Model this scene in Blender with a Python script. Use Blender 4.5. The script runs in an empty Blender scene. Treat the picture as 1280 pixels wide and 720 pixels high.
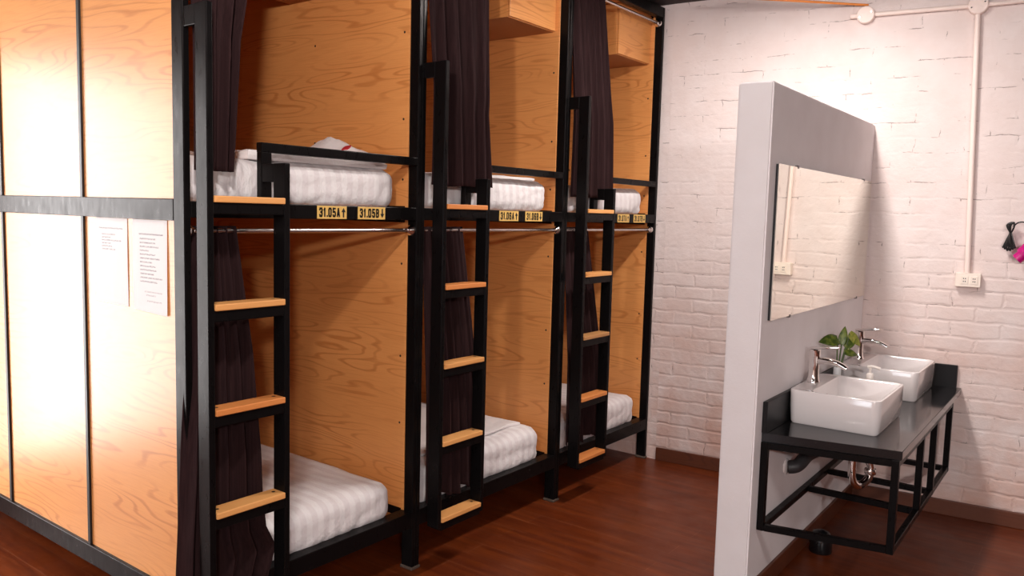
import bpy, bmesh, math, random
from mathutils import Vector, Matrix, noise as mnoise

S = bpy.context.scene
COL = S.collection
PI = math.pi

# ------------------------------------------------------------------ materials
def srgb(r, g, b):
    f = lambda c: (c / 255 / 12.92) if c / 255 <= 0.04045 else ((c / 255 + 0.055) / 1.055) ** 2.4
    return (f(r), f(g), f(b), 1)

class NT:
    def __init__(s, name):
        s.m = bpy.data.materials.new(name); s.m.use_nodes = True
        s.t = s.m.node_tree; s.n = s.t.nodes; s.l = s.t.links
        s.b = s.n['Principled BSDF']
    def node(s, kind, **kw):
        n = s.n.new(kind)
        for k, v in kw.items():
            if k.startswith('i_'):
                n.inputs[k[2:].replace('_', ' ')].default_value = v
            else:
                setattr(n, k, v)
        return n
    def link(s, a, b): s.l.new(a, b)
    def math(s, op, a, b=None, c=None):
        n = s.n.new('ShaderNodeMath'); n.operation = op
        for i, v in enumerate((a, b, c)):
            if v is None: continue
            if hasattr(v, 'is_output'): s.l.new(v, n.inputs[i])
            else: n.inputs[i].default_value = v
        return n.outputs[0]
    def vmath(s, op, a, b):
        n = s.n.new('ShaderNodeVectorMath'); n.operation = op
        for i, v in enumerate((a, b)):
            if hasattr(v, 'is_output'): s.l.new(v, n.inputs[i])
            else: n.inputs[i].default_value = v
        return n.outputs[0]
    def mix(s, fac, a, b, blend='MIX'):
        n = s.n.new('ShaderNodeMix'); n.data_type = 'RGBA'; n.blend_type = blend
        for sock, v in ((n.inputs[0], fac), (n.inputs[6], a), (n.inputs[7], b)):
            if hasattr(v, 'is_output'): s.l.new(v, sock)
            else: sock.default_value = v
        return n.outputs[2]
    def coord(s): return s.n.new('ShaderNodeTexCoord').outputs['Object']
    def noise(s, vec, scale, detail=2, rough=.5):
        n = s.node('ShaderNodeTexNoise'); s.l.new(vec, n.inputs['Vector'])
        n.inputs['Scale'].default_value = scale; n.inputs['Detail'].default_value = detail
        n.inputs['Roughness'].default_value = rough
        return n.outputs['Fac']
    def ramp(s, fac, lo, hi, a=0., b=1.):
        n = s.n.new('ShaderNodeMapRange'); n.clamp = True
        s.l.new(fac, n.inputs[0]); n.inputs[1].default_value = lo; n.inputs[2].default_value = hi
        n.inputs[3].default_value = a; n.inputs[4].default_value = b
        return n.outputs[0]
    def bump(s, h, strength=.3, dist=.01):
        n = s.n.new('ShaderNodeBump'); n.inputs['Strength'].default_value = strength
        n.inputs['Distance'].default_value = dist
        s.l.new(h, n.inputs['Height']); s.l.new(n.outputs[0], s.b.inputs['Normal'])
    def set(s, **kw):
        for k, v in kw.items():
            sock = s.b.inputs[k.replace('_', ' ')]
            if hasattr(v, 'is_output'): s.l.new(v, sock)
            else: sock.default_value = v
        return s.m

def simple(name, col, rough=.5, metal=0., **kw):
    t = NT(name)
    return t.set(Base_Color=col, Roughness=rough, Metallic=metal, **kw)

def wood_mat(name, light, dark, rough=.42, scale=(1.35, 1.35, 10.5), lines=84, spec=.5):
    t = NT(name)
    oi = t.n.new('ShaderNodeObjectInfo')
    p = t.vmath('ADD', t.coord(), t.vmath('MULTIPLY', oi.outputs['Location'], (3.1, 3.7, 2.3)))
    q = t.vmath('MULTIPLY', p, scale)
    n1 = t.noise(q, 1.0, 1.2, .45)
    wob = t.noise(t.vmath('MULTIPLY', p, (9, 9, 60)), 1.0, 2, .5)
    ph = t.math('ADD', t.math('MULTIPLY', n1, lines), t.math('MULTIPLY', wob, 1.3))
    sn = t.math('SINE', ph)
    line = t.ramp(sn, .45, 1.0)
    zone = t.ramp(t.noise(t.vmath('MULTIPLY', p, (.9, .9, 4.5)), 1.7, 1.5), .40, .62, .15, .95)
    line = t.math('MULTIPLY', line, zone)
    fine = t.ramp(t.noise(t.vmath('MULTIPLY', p, (7, 7, 260)), 1.0, 3, .6), .45, .75)
    f = t.math('ADD', t.math('MULTIPLY', line, .62), t.math('MULTIPLY', fine, .26))
    tone = t.noise(t.vmath('MULTIPLY', p, (.8, .8, 4)), 1.0, 2)
    c = t.mix(f, light, dark)
    c = t.mix(t.ramp(tone, .35, .7, 0, .2), c, dark)
    t.bump(f, .06, .001)
    return t.set(Base_Color=c, Roughness=rough, Specular_IOR_Level=spec)

WOOD = wood_mat('oak_laminate', (.80, .348, .110, 1), (.50, .16, .036, 1), rough=.36)
PINE = wood_mat('pine_tread', (.78, .37, .12, 1), (.52, .18, .04, 1), rough=.5, scale=(6, 1.2, 9), lines=40)
PINE_RED = wood_mat('pine_tread_orange', (.72, .26, .07, 1), (.50, .13, .025, 1), rough=.5, scale=(6, 1.2, 9), lines=40)
PINE_DARK = wood_mat('pine_tread_brown', (.52, .25, .09, 1), (.30, .12, .035, 1), rough=.5, scale=(6, 1.2, 9), lines=40)
MDF = simple('raw_mdf', srgb(176, 112, 62), .8)

def steel_mat():
    t = NT('black_painted_steel')
    c = t.coord()
    n = t.noise(t.vmath('MULTIPLY', c, (40, 40, 14)), 1., 4, .65)
    worn = t.ramp(t.noise(c, 60, 4, .7), .66, .74)
    col = t.mix(worn, (.0045, .004, .0042, 1), (.02, .016, .016, 1))
    t.bump(n, .1, .001)
    return t.set(Base_Color=col, Roughness=t.ramp(n, .3, .7, .24, .42), Specular_IOR_Level=.11, Specular_Tint=(1, .88, .86, 1))
STEEL = steel_mat()
STEEL_EDGE = simple('worn_seam_strip', (.006, .005, .006, 1), .5)
CHROME = simple('chrome', (.82, .78, .76, 1), .08, 1.)
STAINLESS = simple('stainless_tube', (.62, .56, .54, 1), .2, 1.)
PVC_GREY = simple('dark_grey_pvc', (.035, .032, .034, 1), .5)
PVC_WHITE = simple('painted_conduit', srgb(244, 224, 216), .5)
SOCKET = simple('socket_plastic', srgb(240, 226, 214), .4)
DARKHOLE = simple('black_plastic', (.008, .008, .009, 1), .35)
SILICONE = simple('silicone_blob', srgb(84, 70, 60), .7)
GRANITE = None
def granite():
    t = NT('black_granite')
    n = t.noise(t.coord(), 420, 2, .6)
    c = t.mix(t.ramp(n, .62, .72), (.012, .011, .012, 1), (.06, .055, .055, 1))
    return t.set(Base_Color=c, Roughness=.09, Specular_IOR_Level=.4)
GRANITE = granite()
SPLASH = simple('honed_black_granite', (.008, .0075, .008, 1), .35, Specular_IOR_Level=.2)
CERAMIC = simple('white_ceramic', srgb(226, 218, 217), .12, Coat_Weight=.5, Coat_Roughness=.05)
MIRROR = simple('mirror_silver', (.93, .915, .83, 1), .015, 1.)

def curtain_mat():
    t = NT('plum_curtain_cloth')
    c = t.coord()
    w = t.noise(t.vmath('MULTIPLY', c, (300, 300, 900)), 1., 2)
    st = t.noise(t.vmath('MULTIPLY', c, (160, 160, 1.5)), 1., 2)
    f = t.math('ADD', t.math('MULTIPLY', w, .4), t.math('MULTIPLY', st, .6))
    col = t.mix(t.ramp(f, .3, .7), (.014, .006, .0065, 1), (.032, .014, .0145, 1))
    t.bump(w, .2, .001)
    return t.set(Base_Color=col, Roughness=.85, Sheen_Weight=.07, Sheen_Roughness=.5,
                 Sheen_Tint=(.6, .32, .36, 1), Specular_IOR_Level=.1)
CLOTH = curtain_mat()

def sheet_mat():
    t = NT('white_satin_stripe_sheet')
    c = t.coord()
    sx = t.n.new('ShaderNodeSeparateXYZ'); t.link(c, sx.inputs[0])
    s = t.math('SINE', t.math('MULTIPLY', sx.outputs[1], 2 * PI / .052))
    m = t.ramp(s, -.25, .25)
    col = t.mix(m, (.81, .765, .765, 1), (.74, .68, .685, 1))
    n = t.noise(t.vmath('MULTIPLY', c, (9, 14, 9)), 1., 4, .6)
    t.bump(n, .7, .02)
    return t.set(Base_Color=col, Roughness=t.ramp(m, 0, 1, .8, .65), Sheen_Weight=.1)
SHEET = sheet_mat()
def linen_mat():
    t = NT('white_cotton')
    n = t.noise(t.vmath('MULTIPLY', t.coord(), (14, 18, 20)), 1., 4, .55)
    t.bump(n, .5, .02)
    return t.set(Base_Color=(.80, .74, .73, 1), Roughness=.8, Sheen_Weight=.1)
LINEN = linen_mat()
RED = simple('red_motif', srgb(178, 30, 40), .7)

def brick_mat():
    t = NT('white_painted_brick')
    c = t.coord()
    sx = t.n.new('ShaderNodeSeparateXYZ'); t.link(c, sx.inputs[0])
    cb = t.n.new('ShaderNodeCombineXYZ'); t.link(sx.outputs[0], cb.inputs[0]); t.link(sx.outputs[2], cb.inputs[1])
    dn = t.node('ShaderNodeTexNoise'); t.link(cb.outputs[0], dn.inputs['Vector'])
    dn.inputs['Scale'].default_value = 9; dn.inputs['Detail'].default_value = 4
    d = t.vmath('MULTIPLY', t.vmath('SUBTRACT', dn.outputs['Color'], (.5, .5, .5)), (.05, .03, 0))
    p = t.vmath('ADD', cb.outputs[0], d)
    def brick(ms, smooth):
        b = t.node('ShaderNodeTexBrick'); t.link(p, b.inputs['Vector'])
        b.inputs['Scale'].default_value = 1; b.inputs['Brick Width'].default_value = .225
        b.inputs['Row Height'].default_value = .0775; b.inputs['Mortar Size'].default_value = ms
        b.inputs['Mortar Smooth'].default_value = smooth
        b.offset = .5
        return b
    b1 = brick(.012, .9)
    inv = t.math('SUBTRACT', 1., b1.outputs['Fac'])
    big = t.noise(c, 5, 3, .6); mid = t.noise(c, 26, 4, .6); fine = t.noise(c, 140, 3, .6)
    # paint fills the joints in places
    low = t.ramp(sx.outputs[2], .9, 1.5, .16, 0.)        # joints less filled near the foot of the wall
    fill = t.ramp(t.math('ADD', t.noise(c, 2.2, 4, .65), low), .46, .80, .0, .65)
    h = t.math('MULTIPLY', inv, fill)
    h = t.math('ADD', h, t.math('MULTIPLY', mid, .7))
    h = t.math('ADD', h, t.math('MULTIPLY', big, 1.0))
    h = t.math('ADD', h, t.math('MULTIPLY', fine, .12))
    t.bump(h, .55, .010)
    b2 = brick(.0021, .0)
    ck = t.math('MULTIPLY', b2.outputs['Fac'], t.ramp(t.noise(t.vmath('MULTIPLY', c, (1, 1, 2.2)), 6, 4, .7), .53, .62))
    chips = t.ramp(t.noise(c, 48, 2, .5), .765, .79)
    ck = t.math('MAXIMUM', t.math('MULTIPLY', ck, .62), t.math('MULTIPLY', chips, .7))
    base = t.mix(t.ramp(big, .3, .7), (.80, .70, .68, 1), (.75, .63, .60, 1))
    thin = t.math('MULTIPLY', t.ramp(sx.outputs[2], .35, 1.45, 1., 0.), t.ramp(t.noise(c, 3.2, 4, .65), .35, .7))  # mask for warm light bounced off floor and wood, painted into the base
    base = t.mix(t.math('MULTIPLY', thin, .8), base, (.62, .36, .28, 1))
    col = t.mix(ck, base, (.13, .075, .06, 1))
    return t.set(Base_Color=col, Roughness=.8, Specular_IOR_Level=.2)
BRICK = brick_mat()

def plaster():
    t = NT('white_plaster')
    c = t.coord()
    t.bump(t.noise(c, 70, 5, .65), .25, .004)
    col = t.mix(t.ramp(t.noise(c, 6, 3), .3, .7), (.84, .79, .80, 1), (.80, .745, .75, 1))
    return t.set(Base_Color=col, Roughness=.7)
PLASTER = plaster()
CEIL = simple('dark_brown_ceiling', srgb(46, 30, 28), .7)
ROOMWALL = simple('warm_white_wall', srgb(222, 205, 196), .8)
RIGHTWALL = simple('dark_brown_wall', srgb(74, 52, 44), .8)

def floor_mat():
    t = NT('red_brown_laminate_floor')
    c = t.coord()
    b = t.node('ShaderNodeTexBrick'); t.link(c, b.inputs['Vector'])
    b.inputs['Scale'].default_value = 1; b.inputs['Brick Width'].default_value = 1.1
    b.inputs['Row Height'].default_value = .115; b.inputs['Mortar Size'].default_value = .0012
    b.inputs['Color1'].default_value = (.135, .024, .0045, 1); b.inputs['Color2'].default_value = (.175, .035, .007, 1)
    b.inputs['Mortar'].default_value = (.24, .085, .04, 1); b.offset = .37
    g = t.noise(t.vmath('MULTIPLY', c, (2.5, 26, 1)), 1., 4, .6)
    col = t.mix(t.ramp(g, .35, .7), b.outputs['Color'], (.085, .014, .004, 1))
    r = t.ramp(t.noise(c, 9, 3), .3, .7, .3, .44)
    t.bump(g, .05, .002)
    return t.set(Base_Color=col, Roughness=r, Specular_IOR_Level=.3)
FLOOR = floor_mat()
SKIRT = wood_mat('brown_skirting_wood', (.125, .033, .012, 1), (.06, .014, .006, 1), rough=.4)

def paper_mat(name, rows, z0, x0, w):
    """rows: list of (distance below the top edge, start, end, darkness); local x along the sheet, z down"""
    t = NT(name)
    c = t.coord()
    sx = t.n.new('ShaderNodeSeparateXYZ'); t.link(c, sx.inputs[0])
    X, Z = sx.outputs[0], sx.outputs[2]
    letters = t.ramp(t.noise(t.vmath('MULTIPLY', c, (330, 1, 260)), 1., 1), .42, .52)
    tot = None
    for dz, a, b_, dk in rows:
        m = t.math('LESS_THAN', t.math('ABSOLUTE', t.math('ADD', Z, dz)), .0024)
        m = t.math('MULTIPLY', m, t.math('GREATER_THAN', X, a))
        m = t.math('MULTIPLY', m, t.math('LESS_THAN', X, b_))
        m = t.math('MULTIPLY', m, dk)
        tot = m if tot is None else t.math('ADD', tot, m)
    f = t.math('MULTIPLY', tot, letters)
    col = t.mix(f, (.76, .71, .70, 1), (.22, .18, .20, 1))
    t.bump(t.noise(t.vmath('MULTIPLY', c, (30, 1, 7)), 1., 3), .35, .006)
    return t.set(Base_Color=col, Roughness=.6, Specular_IOR_Level=.25)

PLATE = simple('yellow_number_plate', srgb(226, 184, 104), .45)
INK = simple('black_lettering', (.012, .01, .01, 1), .5)
ORANGE = simple('orange_batten', srgb(232, 140, 62), .5)
def leaf_mat(name, a, b):
    t = NT(name)
    n = t.noise(t.coord(), 55, 3, .6)
    return t.set(Base_Color=t.mix(t.ramp(n, .42, .62), a, b), Roughness=.35)
LEAF = leaf_mat('green_leaf', srgb(62, 82, 26), srgb(112, 124, 46))
LEAF_Y = leaf_mat('yellow_green_leaf', srgb(128, 138, 52), srgb(172, 164, 84))
STEM = simple('leaf_stalk', srgb(70, 88, 44), .5)
VASE = simple('white_vase', srgb(222, 224, 226), .25)
SOAP = simple('yellow_liquid_soap', srgb(206, 184, 120), .2)
SOAPCAP = simple('white_pump_plastic', srgb(236, 226, 218), .3)
MAGENTA = simple('magenta_plastic', srgb(190, 12, 118), .22)

def emit(name, col, strength):
    t = NT(name)
    return t.set(Base_Color=(0, 0, 0, 1), Emission_Color=col, Emission_Strength=strength)

# ------------------------------------------------------------------ mesh helpers
def new(): return bmesh.new()

def box(bm, lo, hi, bev=.0, seg=2):
    lo = Vector(lo); hi = Vector(hi)
    r = bmesh.ops.create_cube(bm, size=1)
    vs = r['verts']
    for v in vs:
        v.co = Vector((lo[i] + (v.co[i] + .5) * (hi[i] - lo[i]) for i in range(3)))
    if bev > 0:
        es = list({e for v in vs for e in v.link_edges})
        bmesh.ops.bevel(bm, geom=es, offset=bev, segments=seg, affect='EDGES', profile=.5)
    return bm

def rounded_box(bm, lo, hi, r, n=(24, 16, 6), fn=None):
    """box with rolled edges on a regular grid; fn(p, local uvw) moves each vertex"""
    lo = Vector(lo); hi = Vector(hi); c = (lo + hi) / 2; h = (hi - lo) / 2
    verts = {}
    def V(i, j, k):
        key = (i, j, k)
        if key not in verts:
            u = Vector((2 * i / n[0] - 1, 2 * j / n[1] - 1, 2 * k / n[2] - 1))
            p = Vector((u.x * h.x, u.y * h.y, u.z * h.z))
            rr = min(r, h.x, h.y, h.z)
            q = Vector([max(-h[a] + rr, min(h[a] - rr, p[a])) for a in range(3)])
            d = p - q
            if d.length > 1e-9: p = q + d.normalized() * rr
            p = p + c
            if fn: p = fn(p, u)
            verts[key] = bm.verts.new(p)
        return verts[key]
    def quad(a, b, cc, d):
        try: bm.faces.new((a, b, cc, d))
        except ValueError: pass
    for i in range(n[0]):
        for j in range(n[1]):
            quad(V(i, j, 0), V(i, j + 1, 0), V(i + 1, j + 1, 0), V(i + 1, j, 0))
            quad(V(i, j, n[2]), V(i + 1, j, n[2]), V(i + 1, j + 1, n[2]), V(i, j + 1, n[2]))
    for i in range(n[0]):
        for k in range(n[2]):
            quad(V(i, 0, k), V(i + 1, 0, k), V(i + 1, 0, k + 1), V(i, 0, k + 1))
            quad(V(i, n[1], k), V(i, n[1], k + 1), V(i + 1, n[1], k + 1), V(i + 1, n[1], k))
    for j in range(n[1]):
        for k in range(n[2]):
            quad(V(0, j, k), V(0, j, k + 1), V(0, j + 1, k + 1), V(0, j + 1, k))
            quad(V(n[0], j, k), V(n[0], j + 1, k), V(n[0], j + 1, k + 1), V(n[0], j, k + 1))
    return bm

def smooth_path(pts, per=6):
    pts = [Vector(p) for p in pts]
    if len(pts) < 3: return pts
    out = []
    P = [pts[0] * 2 - pts[1]] + pts + [pts[-1] * 2 - pts[-2]]
    for i in range(1, len(P) - 2):
        for s in range(per):
            t = s / per
            a, b, c, d = P[i - 1], P[i], P[i + 1], P[i + 2]
            out.append(.5 * ((2 * b) + (c - a) * t + (2 * a - 5 * b + 4 * c - d) * t * t + (3 * b - a - 3 * c + d) * t ** 3))
    out.append(pts[-1])
    return out

def tube(bm, pts, r, seg=12, smooth=True, per=6, flat=1., caps=True):
    path = smooth_path(pts, per) if smooth else [Vector(p) for p in pts]
    N = len(path)
    rad = r if callable(r) else (lambda t: r)
    prev = None; rings = []
    for i, p in enumerate(path):
        tn = (path[min(i + 1, N - 1)] - path[max(i - 1, 0)]).normalized()
        if prev is None:
            up = Vector((0, 0, 1)) if abs(tn.z) < .9 else Vector((1, 0, 0))
            a = tn.cross(up).normalized()
        else:
            a = (prev - tn * prev.dot(tn)).normalized()
        prev = a; b = tn.cross(a)
        rr = rad(i / (N - 1))
        rings.append([bm.verts.new(p + a * math.cos(2 * PI * k / seg) * rr + b * math.sin(2 * PI * k / seg) * rr * flat) for k in range(seg)])
    for i in range(N - 1):
        for k in range(seg):
            bm.faces.new((rings[i][k], rings[i][(k + 1) % seg], rings[i + 1][(k + 1) % seg], rings[i + 1][k]))
    if caps:
        bm.faces.new(rings[0][::-1]); bm.faces.new(rings[-1])
    return bm

def lathe(bm, prof, seg=24, M=None):
    M = M or Matrix()
    rings = []
    for r, z in prof:
        if r < 1e-6: rings.append([bm.verts.new(M @ Vector((0, 0, z)))])
        else: rings.append([bm.verts.new(M @ Vector((r * math.cos(2 * PI * k / seg), r * math.sin(2 * PI * k / seg), z))) for k in range(seg)])
    for a, b in zip(rings, rings[1:]):
        for k in range(seg):
            k2 = (k + 1) % seg
            if len(a) == 1 and len(b) == 1: continue
            if len(a) == 1: bm.faces.new((a[0], b[k2], b[k]))
            elif len(b) == 1: bm.faces.new((a[k], a[k2], b[0]))
            else: bm.faces.new((a[k], a[k2], b[k2], b[k]))
    return bm

def obj(name, bm, mat, parent=None, smooth=False, loc=None, rotz=None, angle=40):
    bmesh.ops.recalc_face_normals(bm, faces=bm.faces[:])
    me = bpy.data.meshes.new(name); bm.to_mesh(me); bm.free()
    mats = mat if isinstance(mat, (list, tuple)) else [mat]
    for m in mats: me.materials.append(m)
    if smooth:
        for p in me.polygons: p.use_smooth = True
        try: me.set_sharp_from_angle(angle=math.radians(angle))
        except Exception: pass
    o = bpy.data.objects.new(name, me); COL.objects.link(o)
    if parent: o.parent = parent
    if loc is not None: o.location = loc
    if rotz is not None: o.rotation_euler.z = rotz
    return o

def thing(name, label, cat, loc=(0, 0, 0), rotz=0, group=None):
    o = bpy.data.objects.new(name, None); COL.objects.link(o)
    o.empty_display_size = .1
    o.location = loc; o.rotation_euler.z = rotz
    o['label'] = label; o['category'] = cat
    if group: o['group'] = group
    return o

def tag(o, label, cat, group=None):
    o['label'] = label; o['category'] = cat
    if group: o['group'] = group
    return o

def struct(name, bm, mat, **kw):
    o = obj(name, bm, mat, **kw); o['kind'] = 'structure'
    return o

def bx(lo, hi, bev=0): return box(new(), lo, hi, bev)

# ------------------------------------------------------------------ camera
yaw, pit, rol, F = -.6446, .0936, .0266, 1008.
fw = Vector((math.sin(yaw) * math.cos(pit), math.cos(yaw) * math.cos(pit), -math.sin(pit)))
rt = fw.cross(Vector((0, 0, 1))).normalized(); up = rt.cross(fw)
r2 = rt * math.cos(rol) + up * math.sin(rol); u2 = up * math.cos(rol) - rt * math.sin(rol)
cam = bpy.data.cameras.new('camera'); co = bpy.data.objects.new('camera', cam); COL.objects.link(co)
cam.sensor_fit = 'HORIZONTAL'; cam.sensor_width = 36; cam.lens = 36 * F / 1280
cam.clip_start = .05
m = Matrix((r2, u2, -fw)).transposed().to_4x4(); m.translation = (0, 0, 1.5)
co.matrix_world = m
S.camera = co

# ------------------------------------------------------------------ room shell
X0 = -2.256                                   # front plane of the bunks
AW = .1024                                    # the brick wall is a little out of square
ZC = 2.745
struct('floor', bx((-4.55, -3.6, -.06), (2.8, 5.3, 0)), FLOOR)
struct('ceiling', bx((-4.55, -3.6, ZC), (2.8, 5.3, ZC + .06)), CEIL)
PW = Vector((-1, 4.574, 0))
wx, wy = math.cos(AW), math.sin(AW)
kink = (-2.2 + 1) / wx
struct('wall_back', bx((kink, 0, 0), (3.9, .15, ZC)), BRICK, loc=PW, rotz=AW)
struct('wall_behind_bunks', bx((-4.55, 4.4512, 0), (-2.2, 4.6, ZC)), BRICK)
b = new(); box(b, (kink + .005, -.015, 0), (3.8, 0, .08), .003)
struct('baseboard_back', b, SKIRT, loc=PW, rotz=AW)

PQ = Vector((-1.0592, 2.972, 0)); AP = .0113
PL = 1.594
b = new()
vs = [(-.134, 0), (0, 0), (0, PL), (-.134, PL - .014)]
lo = [b.verts.new((x, y, 0)) for x, y in vs]; hi = [b.verts.new((x, y, 2.007)) for x, y in vs]
b.faces.new(lo[::-1]); b.faces.new(hi)
for i in range(4): b.faces.new((lo[i], lo[(i + 1) % 4], hi[(i + 1) % 4], hi[i]))
bmesh.ops.bevel(b, geom=b.edges[:], offset=.006, segments=2, affect='EDGES')
struct('wall_partition', b, PLASTER, loc=PQ, rotz=AP, smooth=True)
struct('baseboard_partition', bx((0, .0, 0), (.013, PL - .02, .08), .003), SKIRT, loc=PQ, rotz=AP)

# walls the camera does not see, with the windows that bring in the daylight
def wall_with_hole(axis, at, thick, a0, a1, h0, h1, z0, z1):
    b = new()
    def add(u0, u1, w0, w1):
        if axis == 'x': box(b, (at, u0, w0), (at + thick, u1, w1))
        else: box(b, (u0, at, w0), (u1, at + thick, w1))
    add(a0, h0, 0, ZC); add(h1, a1, 0, ZC); add(h0, h1, 0, z0); add(h0, h1, z1, ZC)
    return b
WL = (-.15, 1.0, .12, 2.25)
struct('wall_left', wall_with_hole('x', -4.6, .1, -3.6, 4.6, *WL), ROOMWALL)
WF = (-1.75, -.35, .8, 2.2)
struct('wall_front', wall_with_hole('y', -3.6, .1, -4.5, 2.8, *WF), ROOMWALL)
struct('wall_right', bx((2.7, -3.5, 0), (2.8, 5.0, ZC)), RIGHTWALL)
WINFRAME = simple('window_frame_paint', srgb(225, 220, 214), .5)
def window(n, axis, at, h0, h1, z0, z1, col, strength):
    b = new()
    def bar(u0, u1, w0, w1):
        if axis == 'x': box(b, (at, u0, w0), (at + .05, u1, w1), .004)
        else: box(b, (u0, at, w0), (u1, at + .05, w1), .004)
    w = .05
    bar(h0, h0 + w, z0, z1); bar(h1 - w, h1, z0, z1); bar(h0 + w, h1 - w, z0, z0 + w); bar(h0 + w, h1 - w, z1 - w, z1)
    mm = (h0 + h1) / 2; bar(mm - .02, mm + .02, z0 + w, z1 - w)
    f = struct('window_%d' % n, b, WINFRAME)
    p = new()
    if axis == 'x': box(p, (at + .015, h0 + .02, z0 + .02), (at + .025, h1 - .02, z1 - .02))
    else: box(p, (h0 + .02, at + .015, z0 + .02), (h1 - .02, at + .025, z1 - .02))
    obj('pane', p, emit('daylight_pane_%d' % n, col, strength), f)
window(1, 'x', -4.58, *WL, (1, .97, .96, 1), 10.8)
window(2, 'y', -3.58, *WF, (.86, .92, 1, 1), 7.)

# ceiling lamps: slim tubes under a batten, with the lamp's own light
def ceiling_lamp(x, y, z, w, ln, power, col, label):
    t = thing('ceiling_light', label, 'ceiling light', (x, y, z))
    obj('housing', bx((-w / 2, -ln / 2, .02), (w / 2, ln / 2, ZC - z), .004), simple('lamp_housing', srgb(220, 216, 210), .5), t)
    lt = bpy.data.lights.new('tube_light', 'AREA'); lt.shape = 'RECTANGLE'; lt.size = w; lt.size_y = ln
    lt.energy = power; lt.color = col
    lo_ = bpy.data.objects.new('tube_light', lt); COL.objects.link(lo_); lo_.location = (0, 0, .012); lo_.parent = t
def pendant_lamp(x, y, z, r, power, col, label):
    t = thing('pendant_light', label, 'pendant lamp', (x, y, z))
    obj('holder', lathe(new(), [(0, r + .012), (.03, r + .012), (.032, r + .02), (.024, r + .07), (.008, r + .085), (0, r + .085)], 20), DARKHOLE, t, smooth=True)
    obj('cable', tube(new(), [(0, 0, r + .08), (0, 0, ZC - z)], .004, 8, False), DARKHOLE, t)
    lt = bpy.data.lights.new('bulb_light', 'POINT'); lt.shadow_soft_size = r; lt.energy = power; lt.color = col
    lo_ = bpy.data.objects.new('bulb_light', lt); COL.objects.link(lo_); lo_.parent = t
ceiling_lamp(-1.2, 3.45, 2.69, .12, .6, 34, (1, .93, .88), 'ceiling tube light above the aisle near the brick wall')
pendant_lamp(-1.2, .75, 2.36, .06, 50, (1, .93, .88), 'pendant lamp above the aisle beside the oak end wall')
ceiling_lamp(1.5, 1.5, 2.69, .12, .6, 22, (1, .94, .9), 'added unseen fill light on the ceiling in front of the wash counter')  # fill light added to brighten the partition's mirror side and the brick wall
pendant_lamp(2.1, -1.8, 2.33, .11, 290, (1, .95, .93), 'pendant lamp in the corner behind the viewer')

# ------------------------------------------------------------------ bunks
D = 2.0                                       # depth of a bunk
TW, TD = .022, .06                            # steel tube
ZU0, ZU1 = 1.458, 1.508
GLYPH = {
    '0': [[(0, .2), (.15, 0), (.85, 0), (1, .2), (1, .8), (.85, 1), (.15, 1), (0, .8), (0, .2)]],
    '1': [[(.0, .76), (.55, 1), (.55, 0)]],
    '3': [[(0, .8), (.15, 1), (.85, 1), (1, .82), (1, .66), (.8, .52), (.4, .52)], [(.8, .52), (1, .38), (1, .18), (.85, 0), (.15, 0), (0, .2)]],
    '5': [[(1, 1), (.05, 1), (.02, .52), (.8, .60), (1, .45), (1, .18), (.85, 0), (.15, 0), (0, .2)]],
    '6': [[(1, .82), (.85, 1), (.15, 1), (0, .8), (0, .2), (.15, 0), (.85, 0), (1, .2), (1, .42), (.85, .57), (.05, .53)]],
    '7': [[(0, 1), (1, 1), (.35, 0)]],
    'A': [[(0, 0), (.5, 1), (1, 0)], [(.2, .27), (.8, .27)]],
    'B': [[(0, 0), (0, 1), (.8, 1), (1, .85), (1, .66), (.8, .52), (0, .52)], [(.8, .52), (1, .38), (1, .15), (.8, 0), (0, 0)]],
    '.': [[(.5, 0), (.5, .06)]],
}
def text_obj(txt, parent, x, y0, y1, z0, h):
    """condensed block letters: every glyph a set of straight strokes"""
    wd = {'1': .72, '.': .42}
    tot = sum(wd.get(c, 1.) for c in txt)
    pitch = (y1 - y0) / tot
    tk = h * .185
    b = new(); y = y0
    for c in txt:
        cell = pitch * wd.get(c, 1.); gw = cell * .82 - tk
        if c == '.': gw = .001
        for line in GLYPH[c]:
            P = [Vector((y + tk / 2 + px * gw, z0 + tk / 2 + pz * (h - tk))) for px, pz in line]
            for p, q in zip(P, P[1:]):
                d = (q - p).normalized(); n = Vector((-d.y, d.x)) * tk / 2; e = d * tk * .36
                cs = [p - e - n, q + e - n, q + e + n, p - e + n]
                lo = [b.verts.new((x, v.x, v.y)) for v in cs]; hi = [b.verts.new((x + .0006, v.x, v.y)) for v in cs]
                b.faces.new(hi); b.faces.new(lo[::-1])
                for i in range(4): b.faces.new((lo[i], lo[(i + 1) % 4], hi[(i + 1) % 4], hi[i]))
        y += cell
    return obj('lettering', b, INK, parent)

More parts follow.
